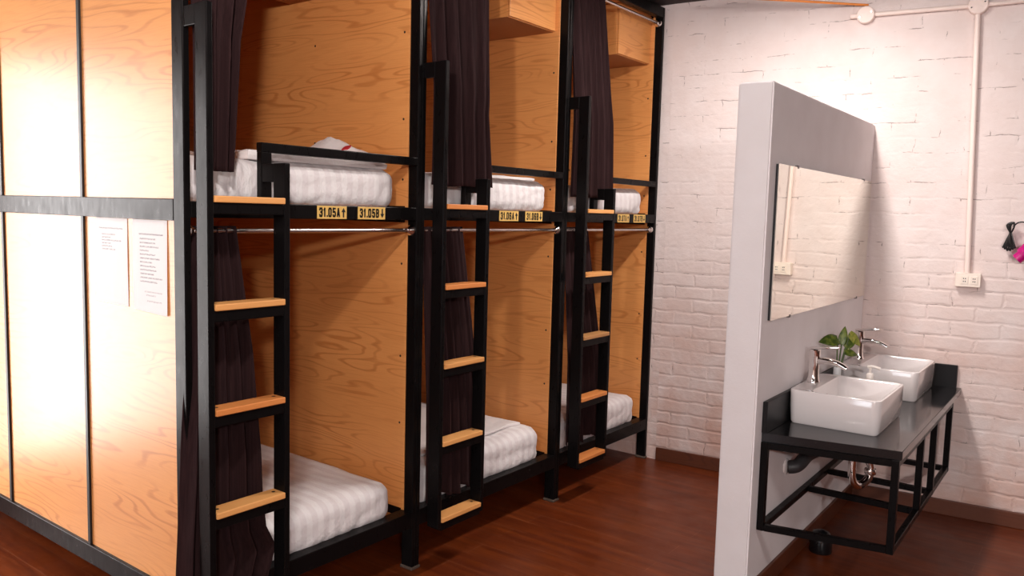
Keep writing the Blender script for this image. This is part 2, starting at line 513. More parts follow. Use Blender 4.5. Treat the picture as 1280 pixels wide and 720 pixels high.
def bunk(y0, y1, no, label, plates, first=False, last=False):
    """y0: outer face of the left post; y1: inner face of the right post"""
    W = y1 - y0
    t = thing('capsule_bunk', label, 'bunk bed', (X0, y0, 0), 0, 'steel framed capsule bunks in the row')
    ZT = 2.725
    def part(name, lo, hi, bev=.003, mat=STEEL, par=t):
        return obj(name, bx(lo, hi, bev), mat, par)
    OW = W + TW
    for (xa, ya) in ((-TD, 0), (-TD, W), (-D, 0), (-D, W)):
        p = part('post', (xa, ya, .012), (xa + TD, ya + TW, ZT))
        b = new(); box(b, (xa - .004, ya - .004, 0), (xa + TD + .004, ya + TW + .004, .014), .004)
        f = obj('foot', b, SILICONE, p); f['label'] = 'pale silicone smear at the foot'
    # front rails
    part('deck_rail', (-.04, TW, ZU0), (0, W, ZU1))
    part('bottom_rail', (-.06, TW, .185), (0, W, .252))
    part('top_rail', (-.04, TW, 2.665), (0, W, ZT))
    # side rails and back rails
    for ya in (0, W - .008):
        part('side_rail', (-D + TD, ya, 1.447), (-TD, ya + .03, 1.514))
        part('side_rail', (-D + TD, ya, .188), (-TD, ya + .03, .258))
        part('side_rail', (-D + TD, ya, 2.665), (-TD, ya + .03, ZT))
    part('back_rail', (-D, TW, ZU0), (-D + .03, W, ZU1)); part('back_rail', (-D, TW, .19), (-D + .03, W, .25))
    # guard rail
    g = obj('guard_rail', bx((-.03, .275, 1.674), (0, W, 1.706), .003), STEEL, t)
    obj('guard_post', bx((-.028, .275, ZU1 - .002), (-.0005, .315, 1.675), .003), STEEL, g)
    # boards
    def board(name, lo, hi, screws=()):
        b = bx(lo, hi, .0015)
        n0 = len(b.faces)
        for (sx, sy, sz) in screws:
            r = bmesh.ops.create_circle(b, cap_ends=True, radius=.005, segments=10,
                                        matrix=Matrix.Translation((sx, sy, sz)) @ Matrix.Rotation(PI / 2, 4, 'X'))
            for f in {f for v in r['verts'] for f in v.link_faces}: f.material_index = 1
        return obj(name, b, [WOOD, DARKHOLE], t)
    yp = W - .006
    scr = [(x, yp - .0006, z) for x in (-.075,) for z in (.62, .9, 1.28, 1.62, 1.86, 2.2)] + [(-.62, yp - .0006, z) for z in (1.78, 2.2)]
    board('side_panel', (-D + .03, yp, .205), (-TD + .012, W + .006, 2.68), scr)
    board('back_panel', (-D + .03, TW, .205), (-D + .045, W - .006, 2.68))
    if first:
        e = board('end_panel', (-D + .03, .012, .2), (-TD + .004, .022, 2.70))
        for xs in (-.655, -1.325):
            obj('seam_strip', bx((xs - .009, .004, .255), (xs + .009, .0125, 2.70), .001), STEEL_EDGE, e)
    else:
        board('end_panel', (-D + .03, .014, .205), (-TD, .022, 2.68))
    board('bed_board', (-D + .045, TW, 1.475), (-.04, yp, 1.493))
    board('bed_board', (-D + .045, TW, .205), (-.06, yp, .222))
    board('roof_board', (-D + .045, TW, 2.682), (-.04, yp, 2.70))
    # overhead locker
    lk = obj('overhead_locker', bx((-.79, W - .385, 2.398), (-.085, yp, 2.68), .002), [WOOD, MDF], t)
    for p in lk.data.polygons:
        if p.normal.z < -.9: p.material_index = 1
    obj('locker_door', bx((-.083, W - .383, 2.402), (-.072, yp - .001, 2.678), .0015), WOOD, lk)
    # curtain rods with cup flanges
    for z in (1.417, 2.635):
        r = obj('curtain_rod', tube(new(), [(-.03, TW + .004, z), (-.03, yp - .004 if False else W - .003, z)], .0085, 14, False), STAINLESS, t, smooth=True)
        for yy, s in ((TW, 1), (W, -1)):
            M = Matrix.Translation((-.03, yy, z)) @ Matrix.Rotation(-s * PI / 2, 4, 'X')
            obj('rod_flange', lathe(new(), [(0, 0), (.024, 0), (.024, .004), (.019, .012), (.013, .02), (.011, .026), (0, .026)], 24, M), CHROME, r, smooth=True)
    # ladder
    ld = thing('ladder', 'x', 'x', (0, 0, 0)); del ld['label']; del ld['category']; ld.parent = t
    xa, xb = .06, .12
    for ya, zt in ((.002, 2.08), (.275, 1.637)):
        obj('stile', bx((xa, ya, .2), (xb, ya + .021, zt), .003), STEEL, ld)
        obj('bracket', bx((.0, ya + .001, zt - .06), (xa, ya + .02, zt - .001), .002), STEEL, ld)
    tm = {1: (PINE, PINE, PINE_RED, PINE, PINE), 2: (PINE_RED, PINE_RED, PINE, PINE, PINE), 3: (PINE, PINE, PINE_DARK, PINE_RED, PINE_RED)}[no]
    for k, zt in enumerate((1.526, 1.203, .882, .562, .243)):
        obj('rung_tube', bx((xa + .004, .022, zt - .055), (xb - .002, .276, zt - .0205), .003), STEEL, ld)
        tr = bx((xa, .0235, zt - .02), (xb + .006, .2745, zt), .003)
        for sy in (.045, .252):
            r = bmesh.ops.create_circle(tr, cap_ends=True, radius=.006, segments=12, matrix=Matrix.Translation((xa + .03, sy, zt + .0006)))
            for f in {f for v in r['verts'] for f in v.link_faces}: f.material_index = 1
        obj('rung_tread', tr, [tm[k], DARKHOLE], ld)
    # number plates
    for (s, arrow, ya, yb) in plates:
        ya -= y0; yb -= y0
        p = obj('number_plate', bx((.0003, ya, 1.4595), (.0022, yb, 1.5055), .0005), PLATE, t)
        p['label'] = 'yellow plate numbered %s' % s
        w = yb - ya
        text_obj(s, p, .0021, ya + w * .06, ya + w * .79, 1.4655, .034)
        yc = yb - w * .115; h = w * .05
        a = new()
        up_ = arrow == 'up'
        zz = lambda q: 1.4655 + .034 * (q if up_ else 1 - q)
        for shape in ([(-h * .45, 0), (h * .45, 0), (h * .45, .56), (-h * .45, .56)], [(-h * 1.45, .55), (h * 1.45, .55), (0, 1)]):
            a.faces.new([a.verts.new((.0024, yc + q, zz(v))) for q, v in shape])
        rr = bmesh.ops.extrude_face_region(a, geom=a.faces[:])
        for v in [g_ for g_ in rr['geom'] if isinstance(g_, bmesh.types.BMVert)]: v.co.x += .0006
        obj('arrow', a, INK, p)
    return t

U = [(1.350, 2.355), (2.378, 3.408), (3.4325, 4.414)]
bunk(*U[0], 1, 'black steel capsule bunk with the oak end wall and the plate 31.05A',
     [('31.05A', 'up', 1.852, 1.987), ('31.05B', 'down', 2.041, 2.179)], first=True)
bunk(*U[1], 2, 'black steel capsule bunk in the middle, with the plate 31.06A',
     [('31.06A', 'up', 2.889, 3.034), ('31.06B', 'down', 3.089, 3.229)])
bunk(*U[2], 3, 'black steel capsule bunk against the brick wall, with the plate 31.07A',
     [('31.07A', 'up', 3.964, 4.096), ('31.07B', 'down', 4.149, 4.29)])

# ------------------------------------------------------------------ mattresses and bedding
def mattress(y0, y1, z0, z1, label, seed, front=-2.296, sag=.0, diag=.011, horiz=0):
    L = 1.86
    ya, yb = y0 + .05, y1 - .068
    rnd = Vector((seed * 7.3, seed * 3.1, 0))
    def fn(p, u):
        q = p + rnd
        n = mnoise.noise(q * 5) * .006 + mnoise.noise(q * 14) * .0025
        top = max(0, u.z)
        d = Vector((0, 0, 0))
        if u.z > .4:
            d.z += n + .006 * mnoise.noise(q * 2.2)
        if u.x > .55:                         # front face: drawn-in creases towards the lower corners
            w = (u.x - .55) / .45
            fx = (p.y - (ya + yb) / 2) / (yb - ya)
            cr = math.sin((p.y * 1.0 - p.z * (1.1 + .5 * mnoise.noise(q * 2))) * 48 + 5 * mnoise.noise(q * 4))
            cr = max(0, cr) ** 2
            d.x += w * (n - diag * cr * (1 - .5 * (u.z + 1)) * (.4 + abs(fx) * 1.2))
            if horiz: d.x -= w * horiz * max(0, math.sin(p.z * 70 + p.y * 9 + 4 * mnoise.noise(q * 3))) ** 2
            d.z += w * .004 * mnoise.noise(q * 9)
        if abs(u.y) > .8: d.y += n * .3
        return p + d
    b = rounded_box(new(), (front - L, ya, z0), (front, yb, z1), .055, (40, 56, 14), fn)
    o = obj('mattress', b, SHEET, smooth=True, angle=80)
    return tag(o, label, 'mattress', 'mattresses in the capsule bunks')
ml = ['nearest', 'middle', 'far']
mattress(*U[0], 1.494, 1.652, 'white striped mattress under a rumpled sheet on the upper bed above plate 31.05A', 1)
mattress(*U[1], 1.494, 1.655, 'white creased mattress on the upper bed of the middle bunk, above plate 31.06A', 2, diag=.004, horiz=.003)
mattress(*U[2], 1.494, 1.652, 'white striped mattress on the upper bed of the bunk beside the brick wall', 3)
mattress(*U[0], .223, .392, 'white striped bare mattress on the lower bed of the bunk with oak end wall', 4)
mattress(*U[1], .223, .412, 'white mattress on the lower bed of the middle bunk, under a folded sheet', 5, diag=.006, horiz=.004)
mattress(*U[2], .223, .412, 'white mattress on the lower bed of the bunk beside the brick wall', 6)

def duvet(lo, hi, label, peak, seed, cat='folded sheet'):
    rnd = Vector((seed * 5.1, seed * 2.7, seed))
    def fn(p, u):
        q = p + rnd
        d = Vector((0, 0, 0))
        w = (u.z + 1) / 2
        if peak:
            py, ph = peak
            tent = .9 * max(0, 1 - abs(p.y - py) / (.19 if p.y > py else .085)) + .16 * max(0, 1 - abs(p.y - py - .045) / .02) + .1 * max(0, 1 - abs(p.y - py - .02) / .2)
            d.z += w * ph * tent * max(0, (1 - abs(u.x - .1) * .9))
            d.z += w * .014 * mnoise.noise(q * 16) + w * .012 * mnoise.noise(q * 7)
        else:
            d.z += w * .006 * mnoise.noise(q * 8)
        edge = max(abs(u.x), abs(u.y))
        if edge > .6:
            d.x += .018 * mnoise.noise(q * 6) * (edge - .6) / .4; d.y += .02 * mnoise.noise(q * 5 + Vector((3, 0, 0))) * (edge - .6) / .4
        return p + d
    b = rounded_box(new(), lo, hi, .008, (26, 64, 4), fn)
    o = obj('folded_sheet', b, LINEN, smooth=True, angle=28)
    return tag(o, label, cat)
dv = duvet((-2.86, 1.62, 1.652), (-2.335, 2.268, 1.685), 'rumpled white sheet with a red motif on the upper mattress above plate 31.05A', (2.165, .10), 3)
b = new()
pts = []
for k in range(9):
    a = k / 8
    pts.append((a, math.sin(PI * a) * .35))
c0 = Vector((-2.437, 2.143, 1.7345)); nz = Vector((.27, -.52, .81)).normalized()
ax = (Vector((.1, .9, 0)) - nz * nz.dot(Vector((.1, .9, 0)))).normalized(); bx_ = nz.cross(ax)
ring = [b.verts.new(c0 + ax * (.045 * (a - .5)) + bx_ * (.03 * q)) for a, q in pts] + \
       [b.verts.new(c0 + ax * (.045 * (a - .5)) - bx_ * (.03 * q)) for a, q in pts[-2:0:-1]]
f = b.faces.new(ring); rr = bmesh.ops.extrude_face_region(b, geom=[f])
for v in [g for g in rr['geom'] if isinstance(g, bmesh.types.BMVert)]: v.co -= nz * .006
rm = obj('red_motif', b, RED, dv); rm['label'] = 'red leaf-shaped motif'
duvet((-2.95, 2.55, .414), (-2.39, 3.27, .432), 'white sheet folded flat on the lower mattress of the middle bunk', None, 5)
duvet((-2.85, 2.75, 1.657), (-2.36, 3.31, 1.672), 'white sheet folded flat on the upper mattress of the middle bunk', None, 8)

# ------------------------------------------------------------------ curtains
def interp(tab, t):
    for (a, va), (b_, vb) in zip(tab, tab[1:]):
        if t <= b_: return va + (vb - va) * (t - a) / (b_ - a)
    return tab[-1][1]

def curtain(zt, zb, left, right, xtop, xbot, folds, amp, seed, label, hem=.0, nu=150, nv=60):
    rnd = random.Random(seed)
    ph = [rnd.uniform(0, 6.28) for _ in range(6)]
    b = new(); grid = []
    for j in range(nv + 1):
        t = j / nv
        row = []
        yl, yr = interp(left, t), interp(right, t)
        xc = xtop + (xbot - xtop) * min(1, t * 1.6)
        am = amp * (.45 + .55 * min(1, t * 1.5))
        for i in range(nu + 1):
            u = i / nu
            w = u + .025 * math.sin(5 * u + ph[0]) + .012 * math.sin(t * 3 + ph[1] + u * 4)
            s = math.sin(2 * PI * folds * w + ph[2] + .35 * math.sin(2.2 * t + ph[3]))
            s2 = .35 * math.sin(2 * PI * folds * 2.3 * w + ph[4] + t)
            x = xc + am * (s * (.75 + .25 * math.sin(7 * u + ph[5])) + s2 * .6)
            y = yl + (yr - yl) * u + .25 * am * math.cos(2 * PI * folds * w + ph[2])
            z = zt + (zb - zt) * t
            if t > .9: z += hem * (t - .9) / .1 * math.sin(2 * PI * folds * .5 * w + ph[1])
            row.append(b.verts.new((x, y, z)))
        grid.append(row)
    for j in range(nv):
        for i in range(nu):
            b.faces.new((grid[j][i], grid[j][i + 1], grid[j + 1][i + 1], grid[j + 1][i]))
    o = obj('curtain', b, CLOTH, smooth=True, angle=180)
    md = o.modifiers.new('thickness', 'SOLIDIFY'); md.thickness = .003
    # doubled hem along the bottom
    return tag(o, label, 'curtain', 'plum curtains of the bunks')

curtain(2.65, 1.602, [(0, 1.378), (1, 1.38)], [(0, 1.70), (.25, 1.62), (.5, 1.565), (.62, 1.53), (1, 1.507)], X0 - .03, X0 + .022, 4, .026, 1,
        'plum curtain of the upper bed at the oak end wall, gathered beside the corner post')
curtain(2.65, 1.602, [(0, 2.399), (.75, 2.40), (1, 2.40)], [(0, 2.81), (.25, 2.795), (.7, 2.765), (.9, 2.785), (1, 2.795)], X0 - .03, X0 + .026, 5, .024, 2,
        'plum curtain of the middle upper bed, gathered behind its ladder', hem=.004)
curtain(2.65, 1.59, [(0, 3.462), (1, 3.458)], [(0, 3.785), (.5, 3.795), (1, 3.825)], X0 - .03, X0 + .026, 5, .022, 3,
        'plum curtain of the upper bed beside the brick wall, gathered behind its ladder', hem=.004)
curtain(1.432, .255, [(0, 1.395), (.3, 1.37), (.6, 1.335), (1, 1.305)], [(0, 1.55), (.35, 1.59), (.75, 1.605), (.85, 1.62), (.915, 1.66), (1, 1.625)], X0 - .03, X0 + .022, 5, .028, 14,
        'plum curtain of the lower bed at the oak end wall, flaring past the corner post', hem=.012)
curtain(1.432, .285, [(0, 2.42), (1, 2.43)], [(0, 2.672), (.5, 2.735), (1, 2.79)], X0 - .03, X0 + .022, 5, .024, 5,
        'plum curtain of the middle lower bed, hanging behind its ladder', hem=.014)
curtain(1.432, .30, [(0, 3.47), (1, 3.48)], [(0, 3.70), (.5, 3.77), (1, 3.86)], X0 - .03, X0 + .022, 5, .022, 6,
        'plum curtain of the lower bed beside the brick wall, hanging behind its ladder', hem=.014)

# ------------------------------------------------------------------ paper notices on the end wall
def notice(xa, xb, zt, zb, rows, label, curl, seed):
    b = new(); nx, nz = 10, 16; g = []
    w = xb - xa; h = zt - zb
    for j in range(nz + 1):
        r = []
        for i in range(nx + 1):
            u, v = i / nx, j / nz
            y = -.0008 - .002 * abs(math.sin(v * PI)) * (.5 + .5 * mnoise.noise(Vector((u * 2.5, v * 2, seed)))) - curl * v * v * (u if seed % 2 else 1 - u)
            taper = 1 - .05 * (1 - v) * (1 if seed % 2 else 0)
            r.append(b.verts.new((u * w * 1.0, y, -v * h * (1 + .02 * (u - .5)))))
        g.append(r)
    for j in range(nz):
        for i in range(nx): b.faces.new((g[j][i], g[j][i + 1], g[j + 1][i + 1], g[j + 1][i]))
    o = obj('paper_notice', b, paper_mat('printed_notice_%d' % seed, rows, 0, 0, w), loc=(xa, 1.3612, zt))
    md = o.modifiers.new('thickness', 'SOLIDIFY'); md.thickness = .0003
    return tag(o, label, 'paper notice')
notice(-2.822, -2.612, 1.446, 1.157, [(.035, .02, .18, .8)] + [(.056 + .010 * k, .04, e, .8) for k, e in enumerate((.13, .10, .17, .10, .11, .13))],
       'white paper notice with only a few short lines of print on the oak end wall', .004, 2)
notice(-2.578, -2.370, 1.446, 1.148, [(.047, .04, .185, 1.)] + [(.062 + .0125 * k, .045, e, .9) for k, e in enumerate((.14, .14, .16, .10, .14, .165, .12, .14, .145, .13, .18, .15))] +
       [(.232, .07, .18, .55), (.243, .08, .14, .55), (.262, .085, .175, .6)],
       'white paper notice covered in printed lines, taped beside the corner post', .003, 3)

# ------------------------------------------------------------------ mirror
t = thing('wall_mirror', 'large frameless rectangular mirror on the partition wall above the basins', 'mirror', PQ, AP)
ml0, ml1, mz0, mz1 = .072, 1.535, 1.112, 1.709
obj('glass', bx((.010, ml0, mz0), (.014, ml1, mz1), .0006), MIRROR, t)
obj('backing', bx((.001, ml0 + .001, mz0 + .001), (.0098, ml1 - .001, mz1 - .001)), DARKHOLE, t)
for l in (.30, 1.38):
    for z, s in ((mz0, -1), (mz1, 1)):
        obj('clip', bx((.002, l - .008, z - .006), (.0155, l + .008, z + .006), .001), simple('clip_metal', (.12, .1, .1, 1), .4, .8), t)

# ------------------------------------------------------------------ vanity
t = thing('vanity_counter', 'black granite counter on an open black steel frame, fixed to the partition under the mirror', 'vanity', PQ, AP)
def prism(pts, z0, z1, bev=.002):
    b = new()
    lo = [b.verts.new((x, y, z0)) for x, y in pts]; hi = [b.verts.new((x, y, z1)) for x, y in pts]
    b.faces.new(lo[::-1]); b.faces.new(hi)
    n = len(pts)
    for i in range(n): b.faces.new((lo[i], lo[(i + 1) % n], hi[(i + 1) % n], hi[i]))
    if bev: bmesh.ops.bevel(b, geom=b.edges[:], offset=bev, segments=2, affect='EDGES')
    return b
ZK = .671
def wl(n): return PL + (n) * math.tan(AW - AP)         # where the brick wall cuts the partition frame
obj('countertop', prism([(.001, .08), (.487, .175), (.487, wl(.487) - .004), (.001, wl(0) - .004)], ZK - .034, ZK), GRANITE, t)
obj('backsplash', prism([(.001, .075), (.019, .079), (.019, wl(.019) - .006), (.001, wl(0) - .006)], ZK, ZK + .125), SPLASH, t)
obj('side_splash', prism([(.020, wl(.02) - .024), (.465, wl(.465) - .024), (.465, wl(.465) - .005), (.020, wl(.02) - .005)], ZK, ZK + .115), SPLASH, t)
ZF0, ZF1 = .283, ZK - .034
s = .026
n0, n1 = .002, .455
L = [.075, .665, .985, 1.42]
fy = lambda l, n: l + .1 * n if l < .2 else l
lf = [l + (.085 if i == 0 else 0) for i, l in enumerate(L)]
for i, l in enumerate(lf):
    obj('leg', bx((n1, l, ZF0), (n1 + s, l + s, ZF1), .002), STEEL, t)
obj('leg', bx((n0, L[0], ZF0), (n0 + s, L[0] + s, ZF1), .002), STEEL, t)
obj('leg', bx((n0, 1.42, ZF0), (n0 + s, 1.42 + s, ZF1), .002), STEEL, t)
obj('front_rail', bx((n1 + .001, lf[0] + s, ZF1 - s), (n1 + s - .001, lf[-1], ZF1 - .0005), .002), STEEL, t)
obj('front_rail', bx((n1 + .001, lf[0] + s, ZF0), (n1 + s - .001, lf[-1], ZF0 + s), .002), STEEL, t)
obj('wall_rail', bx((n0, L[0] + s, ZF0), (n0 + s, 1.42, ZF0 + s), .002), STEEL, t)
obj('wall_rail', bx((n0, L[0] + s, ZF1 - s), (n0 + s, 1.42, ZF1 - .0005), .002), STEEL, t)
for z in (ZF0, ZF1 - s):
    for i in range(4):
        if z > .5 and i in (1, 2): continue
        a, c = L[i], lf[i]
        obj('cross_bar', prism([(n0 + s, a), (n1, c), (n1, c + s), (n0 + s, a + s)], z + .0005, z + s - .0005, .002), STEEL, t)

def rrect(x0, x1, y0, y1, r, z, nc=6):
    out = []
    for cx, cy, a0 in ((x1 - r, y1 - r, 0), (x0 + r, y1 - r, PI / 2), (x0 + r, y0 + r, PI), (x1 - r, y0 + r, 1.5 * PI)):
        for k in range(nc + 1):
            a = a0 + (PI / 2) * k / nc
            out.append(Vector((cx + r * math.cos(a), cy + r * math.sin(a), z)))
    return out

def basin(l0, l1, label):
    x0, x1 = .022, .375
    t = thing('basin', label, 'basin', PQ, AP, 'vessel basins on the counter')
    b = new()
    H = .140; z = ZK
    y0, y1 = l0, l1
    loops = [rrect(x0 + .012, x1 - .012, y0 + .012, y1 - .012, .022, z + .0005), rrect(x0 + .006, x1 - .006, y0 + .006, y1 - .006, .03, z + .008),
             rrect(x0 + .001, x1 - .001, y0 + .001, y1 - .001, .035, z + .07), rrect(x0, x1, y0, y1, .036, z + H - .006),
             rrect(x0 + .002, x1 - .002, y0 + .002, y1 - .002, .034, z + H - .001), rrect(x0 + .006, x1 - .006, y0 + .006, y1 - .006, .031, z + H),
             rrect(x0 + .085, x1 - .012, y0 + .012, y1 - .012, .030, z + H - .001), rrect(x0 + .089, x1 - .017, y0 + .017, y1 - .017, .032, z + H - .008),
             rrect(x0 + .095, x1 - .028, y0 + .03, y1 - .03, .04, z + .05), rrect(x0 + .11, x1 - .055, y0 + .055, y1 - .055, .045, z + .028),
             rrect(x0 + .17, x1 - .125, (y0 + y1) / 2 - .03, (y0 + y1) / 2 + .03, .025, z + .022)]
    rings = [[b.verts.new(p) for p in lp] for lp in loops]
    for a, c in zip(rings, rings[1:]):
        n = len(a)
        for k in range(n): b.faces.new((a[k], a[(k + 1) % n], c[(k + 1) % n], c[k]))
    b.faces.new(rings[0][::-1]); b.faces.new(rings[-1])
    obj('bowl', b, CERAMIC, t, smooth=True, angle=50)
    cx, cy = (x0 + .17 + x1 - .125) / 2, (y0 + y1) / 2
    obj('drain', lathe(new(), [(0, .004), (.018, .004), (.021, .002), (.021, 0), (0, 0)], 20, Matrix.Translation((cx, cy, z + .0225))), CHROME, t, smooth=True)
    M = Matrix.Translation((x0 + .0925, cy, z + .085)) @ Matrix.Rotation(PI / 2, 4, 'Y')
    obj('overflow', lathe(new(), [(0, .004), (.009, .004), (.011, .002), (.011, -.002), (0, -.002)], 18, M), CHROME, t, smooth=True)
    return cx, cy

B1 = basin(.315, .775, 'white rectangular vessel basin at the near end of the counter')
B2 = basin(1.085, 1.548, 'white rectangular vessel basin at the far end of the counter against the brick wall')

def faucet(l, label, k=1.):
    z = ZK + .140
    t = thing('faucet', label, 'faucet', PQ + Matrix.Rotation(AP, 3, 'Z') @ Vector((.058, l, z)), AP, 'chrome basin mixers')
    obj('body', lathe(new(), [(0, 0), (.029, 0), (.029, .005), (.025, .012), (.022, .03), (.021, .10), (.0235, .112), (.0235, .138), (.02, .142), (0, .142)], 24), CHROME, t, smooth=True)
    sp = new()
    path = smooth_path([(.012, 0, .092), (.05, 0, .096), (.09, 0, .092), (.122, 0, .080), (.132, 0, .072)], 5)
    rings = []
    for i, p in enumerate(path):
        q = i / (len(path) - 1)
        w = .016 - .001 * q; h = .016 - .007 * q
        tn = (path[min(i + 1, len(path) - 1)] - path[max(i - 1, 0)]).normalized(); nn = Vector((-tn.z, 0, tn.x))
        rings.append([sp.verts.new(p + Vector((0, w * math.cos(a), 0)) * (1 if abs(math.cos(a)) > .9 else 1.) + nn * h * math.sin(a)) for a in [2 * PI * kk / 16 for kk in range(16)]])
    for a, c in zip(rings, rings[1:]):
        for kk in range(16): sp.faces.new((a[kk], a[(kk + 1) % 16], c[(kk + 1) % 16], c[kk]))
    sp.faces.new(rings[0][::-1]); sp.faces.new(rings[-1])
    obj('spout', sp, CHROME, t, smooth=True)
    lv = new(); box(lv, (-.02, -.015, .142), (.10, .015, .151), .002)
    for v in lv.verts:
        q = max(0, v.co.x / .10); v.co.y *= 1 - .45 * q; v.co.z += .012 * q * q
    obj('lever', lv, CHROME, t, smooth=True)
faucet(B1[1] - .012, 'chrome lever mixer tap on the near basin')
faucet(B2[1] - .012, 'chrome lever mixer tap on the far basin')

# pipes under the near basin
t = thing('drain_trap', 'chrome looped drain trap with dark grey waste pipe under the near basin', 'drain pipe', PQ, AP)
cx, cy = .235, B1[1]
obj('trap_bend', tube(new(), [(cx, cy, ZK - .034), (cx, cy, .52), (cx, cy, .445), (cx + .006, cy + .012, .405), (cx + .022, cy + .04, .385), (cx + .045, cy + .085, .405),
                              (cx + .052, cy + .098, .45), (cx + .04, cy + .088, .497), (cx + .0, cy + .055, .515), (cx - .06, cy + .04, .52), (cx - .1, cy + .03, .52)], .0165, 16, True, 6), CHROME, t, smooth=True)
M = Matrix.Translation((cx + .052, cy + .097, .44))
obj('coupling_nut', lathe(new(), [(0, -.012), (.022, -.012), (.024, -.008), (.024, .008), (.022, .012), (0, .012)], 12, M), CHROME, t, smooth=True)
obj('waste_pipe', tube(new(), [(cx - .09, cy + .03, .52), (cx - .14, cy + .01, .515), (cx - .17, cy - .05, .50), (cx - .185, cy - .11, .472), (cx - .20, cy - .13, .462), (.012, cy - .14, .458)], .028, 16), PVC_GREY, t, smooth=True)
obj('wall_collar', lathe(new(), [(0, 0), (.034, 0), (.034, .006), (.028, .01), (0, .01)], 20, Matrix.Translation((.001, cy - .14, .458)) @ Matrix.Rotation(PI / 2, 4, 'Y')), CERAMIC, t, smooth=True)
t = thing('supply_hose', 'thin dark flexible water hose with valve below the near basin', 'water hose', PQ, AP)
obj('hose', tube(new(), [(.04, cy - .125, .545), (.06, cy - .09, .535), (.1, cy - .02, .53), (.12, cy + .02, .56), (.10, cy + .02, .615), (.09, cy + .01, ZK - .036)], .008, 10), PVC_GREY, t, smooth=True)
obj('valve', tube(new(), [(.001, cy - .135, .55), (.045, cy - .13, .548)], .013, 14, False), DARKHOLE, t, smooth=True)
obj('valve_handle', bx((.03, cy - .155, .556), (.05, cy - .115, .572), .004), DARKHOLE, t)

# small black object on the floor
b = lathe(new(), [(0, 0), (.047, 0), (.05, .006), (.05, .05), (.046, .075), (.034, .093), (.015, .1), (0, .101)], 28)
o = obj('rubber_cup', b, simple('glossy_black_rubber', (.006, .006, .007, 1), .18), smooth=True, loc=(-.985, 3.70, 0))
tag(o, 'small rounded glossy black rubber cup on the floor under the vanity frame', 'rubber cup')

# plant in its vase, soap bottle
VX, VY = -.99, 3.806
b = lathe(new(), [(0, 0), (.022, 0), (.024, .003), (.022, .05), (.018, .12), (.0165, .166), (.0145, .166), (.0145, .05), (0, .05)], 24)
tag(obj('vase', b, VASE, smooth=True, loc=(VX, VY, ZK)), 'slim white vase on the counter between the two basins', 'vase')
t = thing('potted_plant', 'green leafy cutting standing in the slim white vase', 'plant', (VX, VY, ZK + .055))
CR = Vector(r2); CU = Vector(u2); CF = Vector(fw)
def leaf(tip_dir, base, ln, w, mat, droop=.25, nrm=None):
    d = Vector(tip_dir).normalized()
    nrm = Vector(nrm or (0.4, -.7, .5)).normalized()
    side = d.cross(nrm).normalized(); nn = side.cross(d).normalized()
    b = new(); n = 10; g = []
    for i in range(n + 1):
        q = i / n
        ww = w * (math.sin(PI * min(1, q ** .62)) ** .8 if 0 < q < 1 else .02)
        back = -.12 * ln * math.exp(-((q - .1) / .1) ** 2)
        row = []
        for s_ in (-1, -.5, 0, .5, 1):
            p = Vector(base) + d * (q * ln + (back if abs(s_) > .4 else 0)) + side * ww * s_ + nn * (.18 * ww * abs(s_) - droop * ln * q * q)
            row.append(b.verts.new(p))
        g.append(row)
    for i in range(n):
        for k in range(4): b.faces.new((g[i][k], g[i][k + 1], g[i + 1][k + 1], g[i + 1][k]))
    o = obj('leaf', b, mat, t, smooth=True, angle=180)
    md = o.modifiers.new('thickness', 'SOLIDIFY'); md.thickness = .0008
tops = [(-.004, -.012, .235), (.008, .012, .215), (.022, .03, .20), (.02, .02, .18), (.03, .05, .262)]
specs = [((-.55, -.75, -.03), .095, .030, LEAF, .1), ((.1, .25, 1.), .085, .020, LEAF, .15), ((.45, .5, .6), .075, .020, LEAF, .2),
         ((.75, .6, -.12), .07, .019, LEAF, .2), ((.6, .55, -.75), .085, .022, LEAF_Y, .1)]
for tp, (dr, ln, w, mt, dp) in zip(tops, specs):
    obj('stalk', tube(new(), [(0, 0, 0), (tp[0] * .2, tp[1] * .2, .07), tp], .0035, 8), STEM, t, smooth=True)
    leaf(dr, tp, ln, w, mt, dp)
SX, SY = -.85, 3.812
t = thing('soap_bottle', 'small pump bottle of yellow liquid soap between the basins', 'soap bottle', (SX, SY, ZK))
t.scale = (1, 1, 1.12)
obj('bottle', lathe(new(), [(0, 0), (.028, 0), (.03, .004), (.03, .085), (.024, .105), (.014, .112), (0, .112)], 24), SOAP, t, smooth=True)
obj('cap', lathe(new(), [(0, .111), (.0165, .111), (.0165, .132), (.012, .138), (.005, .14), (.005, .16), (0, .16)], 20), SOAPCAP, t, smooth=True)
obj('pump_spout', tube(new(), [(-.012, 0, .163), (.012, 0, .166), (.04, .004, .160)], .006, 10), SOAPCAP, t, smooth=True)

# ------------------------------------------------------------------ things on the brick wall (wall frame: x along, -y out of the wall)
def wallthing(name, label, cat): return thing(name, label, cat, PW, AW)
def wu(x): return (x + 1) / wx
t = wallthing('conduit', 'painted white electrical conduit with round junction boxes running down the brick wall to the socket', 'conduit')
ux, uj = wu(-.648), wu(-1.155)
def cyl_box(u, z, r, d, name='junction_box'):
    M = Matrix.Translation((u, 0, z)) @ Matrix.Rotation(PI / 2, 4, 'X')
    return obj(name, lathe(new(), [(0, 0), (r, 0), (r, d - .004), (r - .004, d), (0, d)], 28, M), PVC_WHITE, t, smooth=True)
for u, z in ((ux, 2.567), (uj, 2.571)):
    j = cyl_box(u, z, .044, .038)
    for k in (-1, 1):
        obj('screw', lathe(new(), [(0, 0), (.004, 0), (.004, .002), (0, .002)], 10, Matrix.Translation((u + k * .028, -.0375, z + k * .012)) @ Matrix.Rotation(PI / 2, 4, 'X')), STAINLESS, j)
